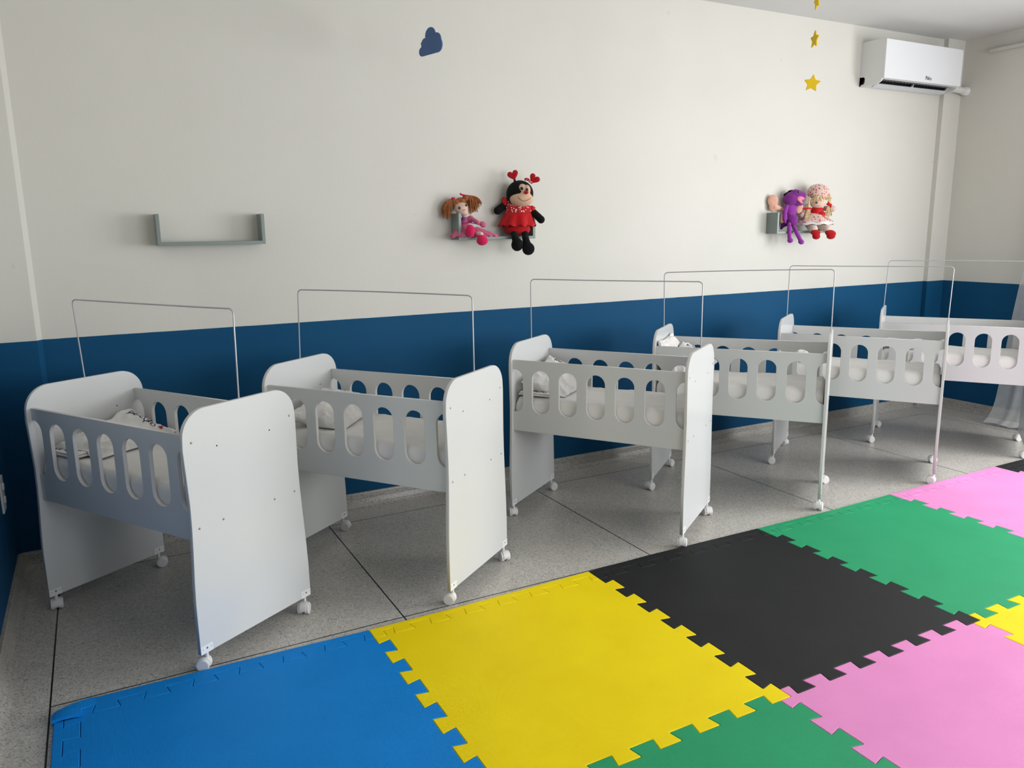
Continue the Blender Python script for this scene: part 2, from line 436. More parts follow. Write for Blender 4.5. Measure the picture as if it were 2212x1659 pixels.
for j in range(7):
    t = j/6; x = -0.041-0.082*t; z = MT+0.0012+0.004*math.sin(t*PI*0.8)-0.004*t**4
    row = [bm.verts.new((x, -0.047-0.006*t, z)), bm.verts.new((x, -0.092+0.004*t, z)), bm.verts.new((x, -0.092+0.004*t, z+0.010)), bm.verts.new((x, -0.047-0.006*t, z+0.010))]
    if prev:
        for q in range(4): bm.faces.new((prev[q], prev[(q+1) % 4], row[(q+1) % 4], row[q]))
    else: bm.faces.new(row)
    prev = row
bm.faces.new(prev[::-1]); bmesh.ops.recalc_face_normals(bm, faces=bm.faces)
from_bm('lifted_tab', bm, M['blue'], left_strip)

# ------------------------------------------------------------------ cribs
TH = 0.015; LC = 0.916
def panel_outline():
    L = [(0.008, 0.065), (0.008, 0.25), (0.011, 0.33), (0.017, 0.43), (0.021, 0.52), (0.022, 0.60), (0.018, 0.70), (0.014, 0.79)]
    R = [(0.531, 0.065), (0.530, 0.20), (0.525, 0.31), (0.518, 0.42), (0.512, 0.53), (0.510, 0.62), (0.511, 0.71), (0.512, 0.79)]
    r = 0.096; top = 0.917
    pts = L+[(0.014+0.002, 0.822)]+arc(0.016+r, top-r, r, PI, PI/2, 12)[1:]+arc(0.510-r, top-r, r, PI/2, 0, 12)+R[::-1]
    return pts
def uv_to_panel(u): # outline (v,z) plane placed at x=u, thickness along x
    return Matrix(((0, 0, 1, u), (1, 0, 0, 0), (0, 1, 0, 0), (0, 0, 0, 1)))
def rail_outlines():
    a, b = TH, LC-TH; z0, z1 = 0.470, 0.836; hw = 0.0475; c0, c1 = 0.569, 0.790
    def left(cx):   # open half slot on the left end
        return [(a, c0+0.0)]
    h = []
    zt, zb = c1-hw, c0+hw
    uL, uR = 0.023, 0.905
    # outer boundary with the half slots bitten out of both ends
    sL = a-uL; aL = math.acos(max(-1, min(1, sL/hw)))
    up = arc(uL, zt, hw, aL, 0, 8); dn = arc(uL, zb, hw, 0, -aL, 8)
    sR = uR-b; aR = math.acos(max(-1, min(1, sR/hw)))
    upR = arc(uR, zt, hw, PI, PI-aR, 8); dnR = arc(uR, zb, hw, PI+aR, PI, 8)
    outer = [(a, z0), (b, z0)]+dnR+upR+[(b, z1), (a, z1)]+up+dn
    slots = []
    for k in range(5):
        cx = 0.170+0.147*k
        slots.append(arc(cx, zt, hw, 0, PI, 14)+arc(cx, zb, hw, PI, 2*PI, 14))
    return [outer]+slots
def xz_plane(v): return Matrix(((1, 0, 0, 0), (0, 0, -1, v), (0, 1, 0, 0), (0, 0, 0, 1)))
PANEL = plate_mesh([panel_outline()], TH, 0.0012); RAIL = plate_mesh(rail_outlines(), TH, 0.001)
def two_tone(me, edge_axis):
    me.materials.clear(); me.materials.append(M['white']); me.materials.append(M['edge'])
    for p in me.polygons: p.material_index = 0 if abs(p.normal.z) > 0.9 else 1
two_tone(PANEL, 2); two_tone(RAIL, 2)
def small(nm, me, loc, parent):
    o = bpy.data.objects.new(nm, me); COL.objects.link(o); o.parent = parent; o.location = loc; return o
def small_mesh(nm, r, m, domed):
    bm = bmesh.new()
    if domed: ball(bm, (0, 0, 0), (0.0022, r, r), None, 10)
    else: cyl(bm, (-0.0006, 0, 0), (0.0006, 0, 0), r, None, 10)
    me = bpy.data.meshes.new(nm); bm.to_mesh(me); bm.free(); me.materials.append(m)
    for p in me.polygons: p.use_smooth = domed
    return me
BOLT = small_mesh('bolt', 0.0042, M['steel'], True); HOLE = small_mesh('drill_hole', 0.0028, M['hole'], False)
SCREW = small_mesh('screw', 0.0038, M['steel'], False); SCREW2 = small_mesh('screw', 0.0015, M['steel'], False)
def castor(parent, u, v, ang):
    c = bpy.data.objects.new('castor', None)
    bm = bmesh.new(); r = 0.0225; ca, sa = math.cos(ang), math.sin(ang)
    F = Vector((ca, sa, 0)); S = Vector((-sa, ca, 0)); O = Vector((u, v, 0)); c0 = O+F*0.012+Vector((0, 0, r))
    cyl(bm, O+Vector((0, 0, 0.036)), O+Vector((0, 0, 0.0665)), 0.0065, None, 12)
    # hood: half cylinder arching over the wheels
    n = 12; rows = []
    for j in range(n+1):
        t = PI*(-0.05)+PI*1.12*j/n; d = F*math.cos(t)+Vector((0, 0, math.sin(t)))
        rows.append([bm.verts.new(c0+d*(r+0.003)+S*s) for s in (-0.012, 0.012)]+[bm.verts.new(c0+d*(r-0.008)+S*s) for s in (0.012, -0.012)])
    for p, q in zip(rows, rows[1:]):
        for k in range(4): bm.faces.new((p[k], p[(k+1) % 4], q[(k+1) % 4], q[k]))
    bm.faces.new(rows[0]); bm.faces.new(rows[-1][::-1])
    cyl(bm, c0-S*0.008, c0+S*0.008, r-0.004, None, 20)
    bmesh.ops.recalc_face_normals(bm, faces=bm.faces)
    o = from_bm('castor', bm, M['castor'], parent)
    for s in (-1, 1):
        bm = bmesh.new(); cyl(bm, c0+S*s*0.0075, c0+S*s*0.0205, r, r, 28)
        cyl(bm, c0+S*s*0.0205, c0+S*s*0.0225, r-0.0005, r-0.004, 28)
        wv = from_bm('castor_wheel', bm, M['castor'], o)
    return o
WIRES = [((-0.012, 1.232), (0.918, 1.231)), ((0.022, 1.231), (0.909, 1.226)), ((0.005, 1.227), (0.907, 1.231)),
         ((0.003, 1.230), (0.907, 1.254)), ((0.009, 1.236), (0.913, 1.240)), ((0.016, 1.238), (0.92, 1.238))]
CRIBS = [(-0.167, 0.777, -1.013), (0.712, 0.754, -0.934), (1.924, 0.767, -0.974), (2.819, 0.746, -0.900), (3.790, 0.757, -0.993), (4.753, 0.774, -0.983)]
CANG = [(2.6, 1.0, 3.8, 5.2), (3.9, 0.4, 3.4, 5.6), (2.3, 0.9, 4.9, 5.3), (4.2, 1.2, 4.6, 0.6), (3.6, 2.7, 3.0, 3.5), (3.9, 1.0, 3.5, 3.7)]
CLAB = ['white wooden crib closest to the left wall, nearest the camera', 'white wooden crib between the nearest one and the third',
        'white wooden crib behind the yellow and black mats, third from the left wall', 'white wooden crib beside the near black mat corner, fourth in the row',
        'white wooden crib second farthest in the row, beside the green mat', 'farthest white wooden crib, cut by the right picture edge']
def make_crib(k):
    x, y, th = CRIBS[k]
    r = empty('crib', (x, y, 0), th)
    tag(r, CLAB[k], 'crib', 'white cribs in a row along the wall')
    hb = link_mesh('headboard', PANEL.copy() if k == 0 else bpy.data.meshes['headboard'], None, r) if False else None
    for nm, u in (('headboard', TH/2), ('footboard', LC-TH/2)):
        o = bpy.data.objects.new(nm, PANEL_X); COL.objects.link(o); o.parent = r; o.location = (u, 0, 0)
    for nm, v in (('side_rail', 0.033+TH/2), ('side_rail', 0.481-TH/2)):
        o = bpy.data.objects.new(nm, RAIL_X); COL.objects.link(o); o.parent = r; o.location = (0, v, 0)
    boxo('mattress_board', (TH, 0.0485, 0.505), (LC-TH, 0.4655, 0.519), M['white'], r)
    for u, sg in ((0, -1), (LC, 1)):
        for v, z in ((0.049, 0.81), (0.482, 0.809), (0.05, 0.512), (0.149, 0.512), (0.383, 0.511), (0.483, 0.511)):
            small('bolt', BOLT, (u, v, z), r)
        for v, z in ((0.148, 0.776), (0.382, 0.776)):
            small('drill_hole', HOLE, (u, v, z), r)
            if u == 0: small('drill_hole', HOLE, (TH, v, z), r)
    i = 0
    for u, sg in ((TH/2, -1), (LC-TH/2, 1)):
        for v in (0.034, 0.505):
            s = 1 if v < 0.2 else -1
            bm = bmesh.new(); uo = u+sg*(TH/2)
            for d in (-1, 1):
                box(bm, (u+d*TH/2, v-0.026, 0.0655), (u+d*(TH/2+0.0012), v+0.024, 0.094))
            p = from_bm('castor_bracket', bm, M['plate'], r)
            for d in (-1, 1):
                small('screw', SCREW, (u+d*(TH/2+0.0012), v, 0.083), p)
                for dv in (-0.017, 0.017): small('screw', SCREW2, (u+d*(TH/2+0.0012), v+dv, 0.083), p)
            castor(r, u, v+0.002*s, CANG[k][i]); i += 1
    (u1, z1), (u2, z2) = WIRES[k]; v = 0.263+random.uniform(-0.004, 0.004); c = 0.018
    pts = [(TH/2, 0.263, 0.86), (TH/2, 0.263, 0.917)]
    pts += [(u1, v, z1-c), (u1+0.004, v, z1-c*0.4), (u1+c*0.6, v, z1-0.003), (u1+c, v, z1)]
    for j in range(1, 8):
        t = j/8; pts.append((u1+c+(u2-u1-2*c)*t, v+0.003*math.sin(t*5+k), z1+(z2-z1)*t+0.003*math.sin(t*PI)*(1 if k % 2 else -0.4)))
    pts += [(u2-c, v, z2), (u2-c*0.6, v, z2-0.003), (u2-0.004, v, z2-c*0.4), (u2, v, z2-c), (LC-TH/2, 0.263, 0.917), (LC-TH/2, 0.263, 0.86)]
    tube('canopy_rod', [pts], 0.0028, M['wire'], r)
    return r
PANEL_X = PANEL.copy(); PANEL_X.transform(uv_to_panel(0)); PANEL_X.name = 'end_panel'
RAIL_X = RAIL.copy(); RAIL_X.transform(xz_plane(0)); RAIL_X.name = 'side_rail'

def mattress(k, M4):
    bm = bmesh.new(); nu, nv = 70, 34; u0, u1, v0, v1, zt, zb = 0.020, 0.896, 0.051, 0.463, 0.646, 0.5195
    prof = []
    def height(a, b):
        e = min(a, 1-a)*(u1-u0); f = min(b, 1-b)*(v1-v0); R = 0.028
        d = 0
        for q in (e, f):
            if q < R: d += R-math.sqrt(max(0, R*R-(R-q)**2))
        return d
    top = []
    for i in range(nu+1):
        row = []
        for j in range(nv+1):
            a, b = i/nu, j/nv; u, v = u0+(u1-u0)*a, v0+(v1-v0)*b
            n = noise.noise(Vector((u*4+k*7, v*5, k)))*0.005+(0.12-min(0.25, abs(noise.noise(Vector((u*9+k*3+v*4, v*11-u*3, k*2))))))*0.018*(1.4 if a > 0.72 else 0.7)
            row.append(bm.verts.new((u, v, zt-min(0.05, height(a, b))+n*(1 if 0 < i < nu and 0 < j < nv else 0.2))))
        top.append(row)
    for i in range(nu):
        for j in range(nv): bm.faces.new((top[i][j], top[i+1][j], top[i+1][j+1], top[i][j+1]))
    ring = [top[i][0] for i in range(nu+1)]+[top[nu][j] for j in range(1, nv+1)]+[top[i][nv] for i in range(nu-1, -1, -1)]+[top[0][j] for j in range(nv-1, 0, -1)]
    prev = ring
    cx, cy = (u0+u1)/2, (v0+v1)/2
    for s in range(1, 6):
        z = 0.585-(0.585-zb)*s/5; cur = []
        for q, vt in enumerate(ring):
            w = 0.0025*math.sin(q*0.55+k)*math.sin(q*0.21+1.3*k)*(s/5)
            w = abs(w); d = Vector((cx-vt.co.x, cy-vt.co.y, 0)).normalized()
            cur.append(bm.verts.new((vt.co.x+d.x*w, vt.co.y+d.y*w, z)))
        n = len(ring)
        for q in range(n): bm.faces.new((prev[q], cur[q], cur[(q+1) % n], prev[(q+1) % n]))
        prev = cur
    bm.faces.new(prev); bmesh.ops.recalc_face_normals(bm, faces=bm.faces)
    o = from_bm('crib_mattress', bm, M['sheet'], None, True); o.matrix_world = M4; return o
def pillow_h(s, t, H):
    a = max(0, 1-abs(s)**2.6); b = max(0, 1-abs(t)**2.6)
    return H*(a*b)**0.5
def pillow_pt(s, t, side, W, D, H, seed):
    pin = 1-0.10*(1-abs(t)**2)*abs(s)**6; pin2 = 1-0.10*(1-abs(s)**2)*abs(t)**6
    x = s*D/2*pin; y = t*W/2*pin2; h = pillow_h(s, t, H)
    e = min(1, h/(H*0.35)+0.02)
    wr = noise.noise(Vector((s*2.2+seed, t*2.2, seed)))*0.010*e
    c1 = abs(noise.noise(Vector((s*1.5+t*1.1+seed*3, t*2.3-s*0.9, seed)))); c2 = abs(noise.noise(Vector((s*3.3-t*1.9+seed, t*4.2+s*2.0, seed*2))))
    c3 = abs(noise.noise(Vector((s*6.5+seed*2, t*5.5-s*4, seed*5))))
    wr += (0.20-min(c1, 0.30))*0.052*e+(0.15-min(c2, 0.22))*0.026*e+(0.12-min(c3, 0.2))*0.010*e
    return Vector((x, y, side*(h+wr*(1 if side > 0 else 0.4))))
def settle(p, M4, cloth, up=0.0):
    q = M4 @ p
    lim = 0.671 if cloth and q.x < 0.217 and q.y < 0.302 else 0.6535
    if q.z < lim: q.z = lim+0.04*(q.z-lim)*0.05
    q.x = max(q.x, 0.0165); q.y = min(max(q.y, 0.051), 0.463)
    return q
def pillow(seed, W, D, H, W4, M4, letters=True, txt='Educação', name='pillow', cloth=False):
    bm = bmesh.new(); n = 64; g = {}
    for side in (1, -1):
        for i in range(n+1):
            for j in range(n+1):
                s = math.sin((i/n-0.5)*PI); t = math.sin((j/n-0.5)*PI)
                if side < 0 and (i in (0, n) or j in (0, n)): g[side, i, j] = g[1, i, j]; continue
                g[side, i, j] = bm.verts.new(settle(pillow_pt(s, t, side, W, D, H, seed), M4, cloth))
        for i in range(n):
            for j in range(n):
                f = [g[side, i, j], g[side, i+1, j], g[side, i+1, j+1], g[side, i, j+1]]
                try: bm.faces.new(f if side > 0 else f[::-1])
                except ValueError: pass
    o = from_bm(name, bm, M['sheet'], None, True); o.matrix_world = W4
    if letters:
        def wrap(me, cx, cy, rot, mtl, nm):
            bt = bmesh.new(); bt.from_mesh(me); bmesh.ops.triangulate(bt, faces=bt.faces)
            bmesh.ops.subdivide_edges(bt, edges=[e for e in bt.edges if e.calc_length() > 0.008], cuts=2)
            c, s_ = math.cos(rot), math.sin(rot)
            for v in bt.verts:
                X = cx+v.co.x*c-v.co.y*s_; Y = cy+v.co.x*s_+v.co.y*c
                s = max(-0.99, min(0.99, X/(D/2))); t = max(-0.99, min(0.99, Y/(W/2)))
                p = pillow_pt(s, t, 1, W, D, H, seed); v.co = settle(Vector((X, Y, p.z+0.0012+v.co.z)), M4, cloth)
            from_bm(nm, bt, mtl, o)
        wrap(text_mesh(txt, 0.042), -0.005, W*0.355, 0.0, M['navy'], 'printed_lettering')
        bm = bmesh.new(); bmesh.ops.create_circle(bm, cap_ends=True, segments=14, radius=0.009)
        me = bpy.data.meshes.new('dot'); bm.to_mesh(me); bm.free()
        if seed < 2: wrap(me, D*0.40, W*0.345, 0.0, M['redprint'], 'printed_emblem')
    return o
ML = ['white sheeted mattress inside the crib nearest the left wall', 'white sheeted mattress inside the second crib from the left wall',
      'white sheeted mattress inside the third crib from the left wall', 'white sheeted mattress inside the fourth crib from the left wall',
      'white sheeted mattress inside the second farthest crib', 'white sheeted mattress inside the farthest crib at right']
PL = ['white pillow with navy lettering in the crib nearest the left wall', 'crumpled white pillow in the second crib from the left wall',
      'white pillow with navy lettering in the third crib from the left wall', 'front leaning white pillow with navy lettering in the fourth crib',
      'low white pillow in the second farthest crib', 'white pillow lying in the farthest crib at right']
# pillow centre (u,v,z), tilt about v (head up), roll about u (far side up), yaw, size (across, along, half-thickness)
PP = [((0.165, 0.270, 0.676), 0.27, 0.24, 0.10, (0.36, 0.27, 0.046)), ((0.19, 0.255, 0.695), 0.22, 0.15, 0.22, (0.37, 0.28, 0.050)),
      ((0.155, 0.262, 0.704), 0.45, 0.28, 0.12, (0.36, 0.26, 0.048)), ((0.150, 0.270, 0.704), 0.48, 0.36, -0.10, (0.34, 0.24, 0.045)),
      ((0.13, 0.26, 0.680), 0.10, 0.04, 0.0, (0.34, 0.20, 0.030)), ((0.13, 0.26, 0.680), 0.08, 0.0, 0.1, (0.34, 0.22, 0.034))]
for k in range(6):
    r = make_crib(k)
    x, y, th = CRIBS[k]; W4 = Matrix.Translation((x, y, 0)) @ Matrix.Rotation(th, 4, 'Z')
    tag(mattress(k, W4), ML[k], 'mattress', 'mattresses in the cribs')
    c, tl, ro, yw, (W, D, H) = PP[k]
    M4 = Matrix.Translation(c) @ Matrix.Rotation(yw, 4, 'Z') @ Matrix.Rotation(tl, 4, 'Y') @ Matrix.Rotation(ro, 4, 'X')
    tag(pillow(k+1.3, W, D, H, W4, M4, k in (0, 2, 3), 'Educação', cloth=k in (0, 2)), PL[k], 'pillow', 'pillows in the cribs')
# second pillow standing behind the first one in the fourth crib
x, y, th = CRIBS[3]; W4 = Matrix.Translation((x, y, 0)) @ Matrix.Rotation(th, 4, 'Z')
tag(pillow(9.1, 0.36, 0.26, 0.035, W4, Matrix.Translation((0.062, 0.215, 0.742)) @ Matrix.Rotation(1.30, 4, 'Y'), False),
    'rear white pillow upright against the headboard of the fourth crib', 'pillow', 'pillows in the cribs')
# folded printed cloths lying under the pillows of two cribs
for k, lab in ((0, 'folded white cloth with navy print under the pillow, nearest crib'), (2, 'folded white cloth with navy print under the pillow, third crib')):
    x, y, th = CRIBS[k]; W4 = Matrix.Translation((x, y, 0)) @ Matrix.Rotation(th, 4, 'Z')
    bm = bmesh.new(); n = 12
    for q in range(2):
        z = 0.6525+q*0.0087
        box(bm, (0.030+q*0.004, 0.062+q*0.003, z), (0.215-q*0.004, 0.30, z+0.0082), 0.003)
    o = from_bm('folded_cloth', bm, M['sheet']); o.matrix_world = W4
    tag(o, lab, 'folded cloth', 'printed cloths under pillows')
    me = text_mesh('EDUC', 0.05); me.transform(Matrix.Translation((0.118, 0.093, 0.6702)))
    link_mesh('printed_lettering', me, M['navy'], o)

# ------------------------------------------------------------------ wall shelves
def shelf(x0, lab, yfront=1.240, w=0.474, z0=1.431, z1=1.572):
    r = empty('wall_shelf', (x0+w/2, YB, z0)); O = r.location
    tag(r, lab, 'shelf', 'open box shelves on the wall')
    t = 0.0155
    for nm, a, b in (('shelf_board', (x0+t, yfront, z0), (x0+w-t, YB, z0+t)), ('end_board', (x0, yfront, z0), (x0+t, YB, z1)), ('end_board', (x0+w-t, yfront, z0), (x0+w, YB, z1))):
        boxo(nm, Vector(a)-O, Vector(b)-O, M['shelf'], r, 0.0008)
    return r
shelf(0.405, 'grey green box shelf at left above the nearest crib, empty')
shelf(1.891, 'grey green box shelf in the middle, under the rag doll')
shelf(4.254, 'grey green box shelf at right, under the purple toy')

# ------------------------------------------------------------------ plush toys (each built around its own seat point, facing the room)
PLUSH = {}
def pm(name, col, rough=0.95, sheen=0.2, amt=0.08, sc=60):
    if name not in PLUSH: PLUSH[name] = varied(name, col, rough, 0.15, amt, sc, bump=0.5, bscale=260, sheen=sheen)
    return PLUSH[name]
skin_c = pm('doll_skin', (0.72, 0.52, 0.42), amt=0.03); peach = pm('peach_plush', (0.66, 0.43, 0.30), amt=0.04)
blackp = pm('black_plush', (0.006, 0.006, 0.007), sheen=0.05); redp = pm('red_plush', (0.42, 0.008, 0.012)); redsat = pm('red_satin', (0.50, 0.008, 0.012), 0.35, 0.1)
hotp = pm('hot_pink_plush', (0.62, 0.015, 0.10)); pinkf = pm('pink_satin', (0.58, 0.13, 0.24), 0.45, 0.2); darkp = pm('dark_pink_trim', (0.45, 0.03, 0.12))
orangeh = pm('auburn_yarn', (0.36, 0.13, 0.045), amt=0.25, sc=90); blond = pm('blond_yarn', (0.70, 0.52, 0.30), amt=0.15, sc=90)
purp = pm('purple_plush', (0.20, 0.03, 0.24)); purpl = pm('bright_purple_plush', (0.28, 0.04, 0.34)); purpd = pm('dark_purple_plush', (0.09, 0.008, 0.12))
pinkm = pm('pink_mouth', (0.85, 0.27, 0.36)); salm = pm('salmon_plush', (0.68, 0.38, 0.28)); viol = pm('violet_flower', (0.17, 0.05, 0.30))
creamp = pm('cream_plush', (0.66, 0.55, 0.48)); whitec = pm('white_lace', (0.78, 0.70, 0.68))
eyeb = mat('black_eye', (0.004, 0.004, 0.005), 0.12); eyew = mat('white_eye', (0.75, 0.75, 0.75), 0.3); lipm = mat('lip_thread', (0.45, 0.05, 0.07), 0.7)
stitch = mat('dark_stitch', (0.12, 0.01, 0.02), 0.8)
flor = floral('rose_print_cotton', (0.70, 0.52, 0.46), (0.42, 0.03, 0.05), (0.55, 0.18, 0.18), 85)
heartsm = floral('red_cotton_white_hearts', (0.48, 0.008, 0.015), (0.8, 0.7, 0.7), (0.8, 0.75, 0.72), 92, 0.36)

class Toy:
    """local x to the right, y away from the viewer, z up; sizes are given in units of s metres"""
    def __init__(s, name, label, cat, loc, rz, unit, ref, group, dl=0.0):
        s.dl = dl
        s.r = empty(name, loc, rz); tag(s.r, label, cat, group); s.s = unit; s.ref = ref
    def P(s, a, b, d=0): return Vector((((a-s.ref[0])*s.s-d*math.sin(s.dl))/math.cos(s.dl), -d, (s.ref[1]-b)*s.s))
    def E(s, a, b, d, ra, rb, rd, rot=0): return ('e', s.P(a, b, d), (ra*s.s, rd, rb*s.s), (0, rot, 0))
    def Cc(s, a, b, d, a2, b2, d2, r1, r2): return ('c', s.P(a, b, d), s.P(a2, b2, d2), r1*s.s, r2*s.s)
    def blob(s, nm, shapes, m, vox=0.0035, smooth=3, parent=None): return blob(nm, shapes, m, parent or s.r, vox, smooth)
    def skirt(s, nm, top, bot, rt, rb, m, waves=9, amp=0.012, flat=0.62, trim=None, seg=90, sk=0):
        """top/bot: (a,b,d) of waist centre and hem centre, radii in units"""
        bm = bmesh.new(); A, B = s.P(*top), s.P(*bot); rows = []
        for i in range(9):
            t = i/8; row = []
            for j in range(seg):
                p = 2*PI*j/seg; R = (rt+(rb-rt)*t**0.8)*s.s+amp*t*math.sin(waves*p+sk)
                c = A.lerp(B, t)
                row.append(bm.verts.new((c.x+R*math.cos(p), c.y+R*flat*math.sin(p), c.z+amp*0.5*t*math.sin(waves*p*1.3+1))))
            rows.append(row)
        for p, q in zip(rows, rows[1:]):
            for j in range(seg): bm.faces.new((p[j], p[(j+1) % seg], q[(j+1) % seg], q[j]))
        o = from_bm(nm, bm, m, s.r, True)
        md = o.modifiers.new('thick', 'SOLIDIFY'); md.thickness = 0.0025
        if trim: 
            hem = [tuple(v.co) for v in []]
        return o
    def strands(s, nm, start, ends, m, n=26, r=0.0022, spread=6, sag=6, seed=0, depth=0.012, parent=None):
        rd = random.Random(seed); lines = []
        for q in range(n):
            e = ends[q % len(ends)]; a0 = (start[0]+rd.uniform(-1, 1)*spread*0.35, start[1]+rd.uniform(-1, 1)*spread*0.35, start[2]+rd.uniform(-1, 1)*depth*0.4)
            a1 = (e[0]+rd.uniform(-1, 1)*spread, e[1]+rd.uniform(-1, 1)*spread, e[2]+rd.uniform(-1, 1)*depth)
            pts = []
            for t in [i/7 for i in range(8)]:
                mx = (a0[0]+a1[0])/2+(a1[0]-a0[0])*0.28; my = min(a0[1], a1[1])+(a1[1]-a0[1])*0.10-sag*0.4
                mz = (a0[2]+a1[2])/2+0.006
                pa = [(1-t)**2*a0[i]+2*(1-t)*t*(mx, my, mz)[i]+t*t*a1[i] for i in range(3)]
                pts.append((*s.P(*pa), 1.0-0.35*t))
            lines.append(pts)
        return tube(nm, lines, r, m, parent or s.r, False, 1)
    def heart(s, a, b, d, size, rot, m, nm='heart', parent=None):
        c = s.P(a, b, d); z = size*s.s; pts = []
        for i in range(28):
            t = 2*PI*i/28; pts.append((16*math.sin(t)**3/17*z/2, (13*math.cos(t)-5*math.cos(2*t)-2*math.cos(3*t)-math.cos(4*t))/17*z/2))
        me = plate_mesh([pts], 0.018, 0.007)
        me.transform(Matrix.Translation(c) @ Matrix.Rotation(rot, 4, 'Y') @ Matrix(((1, 0, 0, 0), (0, 0, -1, 0), (0, 1, 0, 0), (0, 0, 0, 1))))
        return link_mesh(nm, me, m, parent or s.r, True)
    def curve(s, nm, pts, r, m, parent=None): return tube(nm, [[s.P(*p) for p in pts]], r, m, parent or s.r)
def face_ball(T, nm, a, b, d, r, m, parent, ry=None):
    bm = bmesh.new(); ball(bm, T.P(a, b, d), (r*T.s, 0.003, (ry or r)*T.s), None, 14); return from_bm(nm, bm, m, parent, True)

U2 = 0.00242
# --- rag doll with auburn pigtails
T = Toy('rag_doll', 'rag doll with auburn pigtails and pink dress, on the middle shelf', 'doll', (1.950, 1.285, 1.4400), -0.45, U2, (1005.0, 515.5), 'soft toys on the wall shelves')
hd = T.blob('head', [T.E(998, 449, 0.012, 16.5, 15.5, 0.036), T.E(1003, 459, 0.014, 11, 7.5, 0.026), T.E(1003, 466, 0.0, 5, 8, 0.012)], skin_c)
face_ball(T, 'eye', 993.6, 449.6, 0.050, 2.4, eyeb, hd, 3.0); face_ball(T, 'eye', 1008.8, 443.8, 0.050, 2.2, eyeb, hd, 2.9)
T.curve('mouth', [(1000.6, 455.0, 0.0498), (1003.5, 454.6, 0.0505), (1006.5, 452.6, 0.0495)], 0.0014, lipm, hd)
T.curve('eyebrow', [(989.5, 446.5, 0.048), (991, 445.3, 0.0488), (993, 445.6, 0.0492)], 0.0006, eyeb, hd)
T.curve('eyebrow', [(1006.5, 440, 0.0475), (1008.3, 438.9, 0.0475), (1010, 439.4, 0.0465)], 0.0006, eyeb, hd)
hr = T.blob('hair', [T.E(997, 441, -0.004, 18.5, 15.5, 0.040), T.E(989, 436.5, 0.026, 6, 4, 0.013, 0.2), T.E(1000, 433.5, 0.028, 7, 4.2, 0.013), T.E(1009, 431, 0.022, 6, 4, 0.013), T.E(983, 441, 0.018, 4, 7, 0.014), T.E(1010, 427, 0.014, 10, 6.5, 0.022, 0.35), T.E(981, 434, 0.014, 6, 6, 0.018)], orangeh, 0.003, 2)
T.strands('pigtail', (978, 431, 0.02), [(955, 455, 0.03), (960, 468, 0.035), (966, 472, 0.035), (971, 466, 0.03), (957, 462, 0.02), (963, 446, 0.025), (974, 455, 0.03)], orangeh, 120, 0.0019, 4, 6, 1)
T.strands('pigtail', (1014, 424, 0.02), [(1020, 458, 0.02), (1026, 456, 0.02), (1034, 448, 0.02), (1040, 443, 0.02), (1030, 455, 0.02), (1022, 448, 0.03), (1016, 461, 0.01), (1036, 438, 0.02)], orangeh, 130, 0.0019, 4, 8, 2)
T.blob('hair_ribbon', [T.E(1003, 421.5, 0.03, 8.5, 2.0, 0.006, 0.18), T.E(997, 419, 0.03, 3, 2.2, 0.005, 0.6), T.E(1013, 423, 0.028, 4, 2, 0.005)], hotp, 0.0025, 2)
T.blob('hair_ribbon', [T.E(981, 428.5, 0.032, 4.5, 2.4, 0.006, -0.5), T.E(978, 428, 0.03, 2.8, 2.4, 0.005)], hotp, 0.0025, 2)
T.blob('dress', [T.E(1003, 480, 0.0, 10.5, 13, 0.022), T.E(1017, 474, 0.0, 8, 9, 0.020, 0.5), T.E(1003, 494, 0.01, 15, 10, 0.030)], pinkf)
T.blob('arm', [T.Cc(1020, 473, 0.01, 1034, 482, 0.035, 5, 5), T.E(1045, 486, 0.035, 8.5, 7, 0.010, 0.5)], pinkf)
T.skirt('skirt', (1003, 488, 0.012), (1000, 513, 0.050), 12, 26, pinkf, 7, 0.011, 0.50)
T.skirt('skirt_flounce', (1028, 492, 0.05), (1054, 512, 0.06), 4.5, 22, pinkf, 9, 0.009, 0.24)
T.curve('ribbon_belt', [(995, 479, 0.028), (1003, 482, 0.030), (1012, 481.5, 0.030), (1030, 484, 0.034), (1043, 485, 0.046)], 0.0022, darkp)
T.blob('flower_trim', [T.E(1002, 473, 0.024, 4.5, 4.5, 0.006, 0.3), T.E(1019, 478.5, 0.025, 5, 2.2, 0.006)], viol, 0.0025, 2)
T.blob('leg', [T.Cc(1006, 497, 0.02, 1015, 500, 0.066, 6, 6)], skin_c)
T.blob('leg', [T.Cc(1014, 500, 0.02, 1040, 507, 0.068, 5.5, 5.5), T.Cc(1040, 507, 0.068, 1042, 516, 0.072, 5.5, 5.5)], skin_c)
T.blob('shoe', [T.E(1016.5, 499.5, 0.085, 10.6, 14, 0.022)], hotp); T.blob('shoe', [T.E(1042.5, 521.5, 0.078, 13, 10.5, 0.026), T.E(1041, 516, 0.075, 10, 8, 0.02)], hotp)
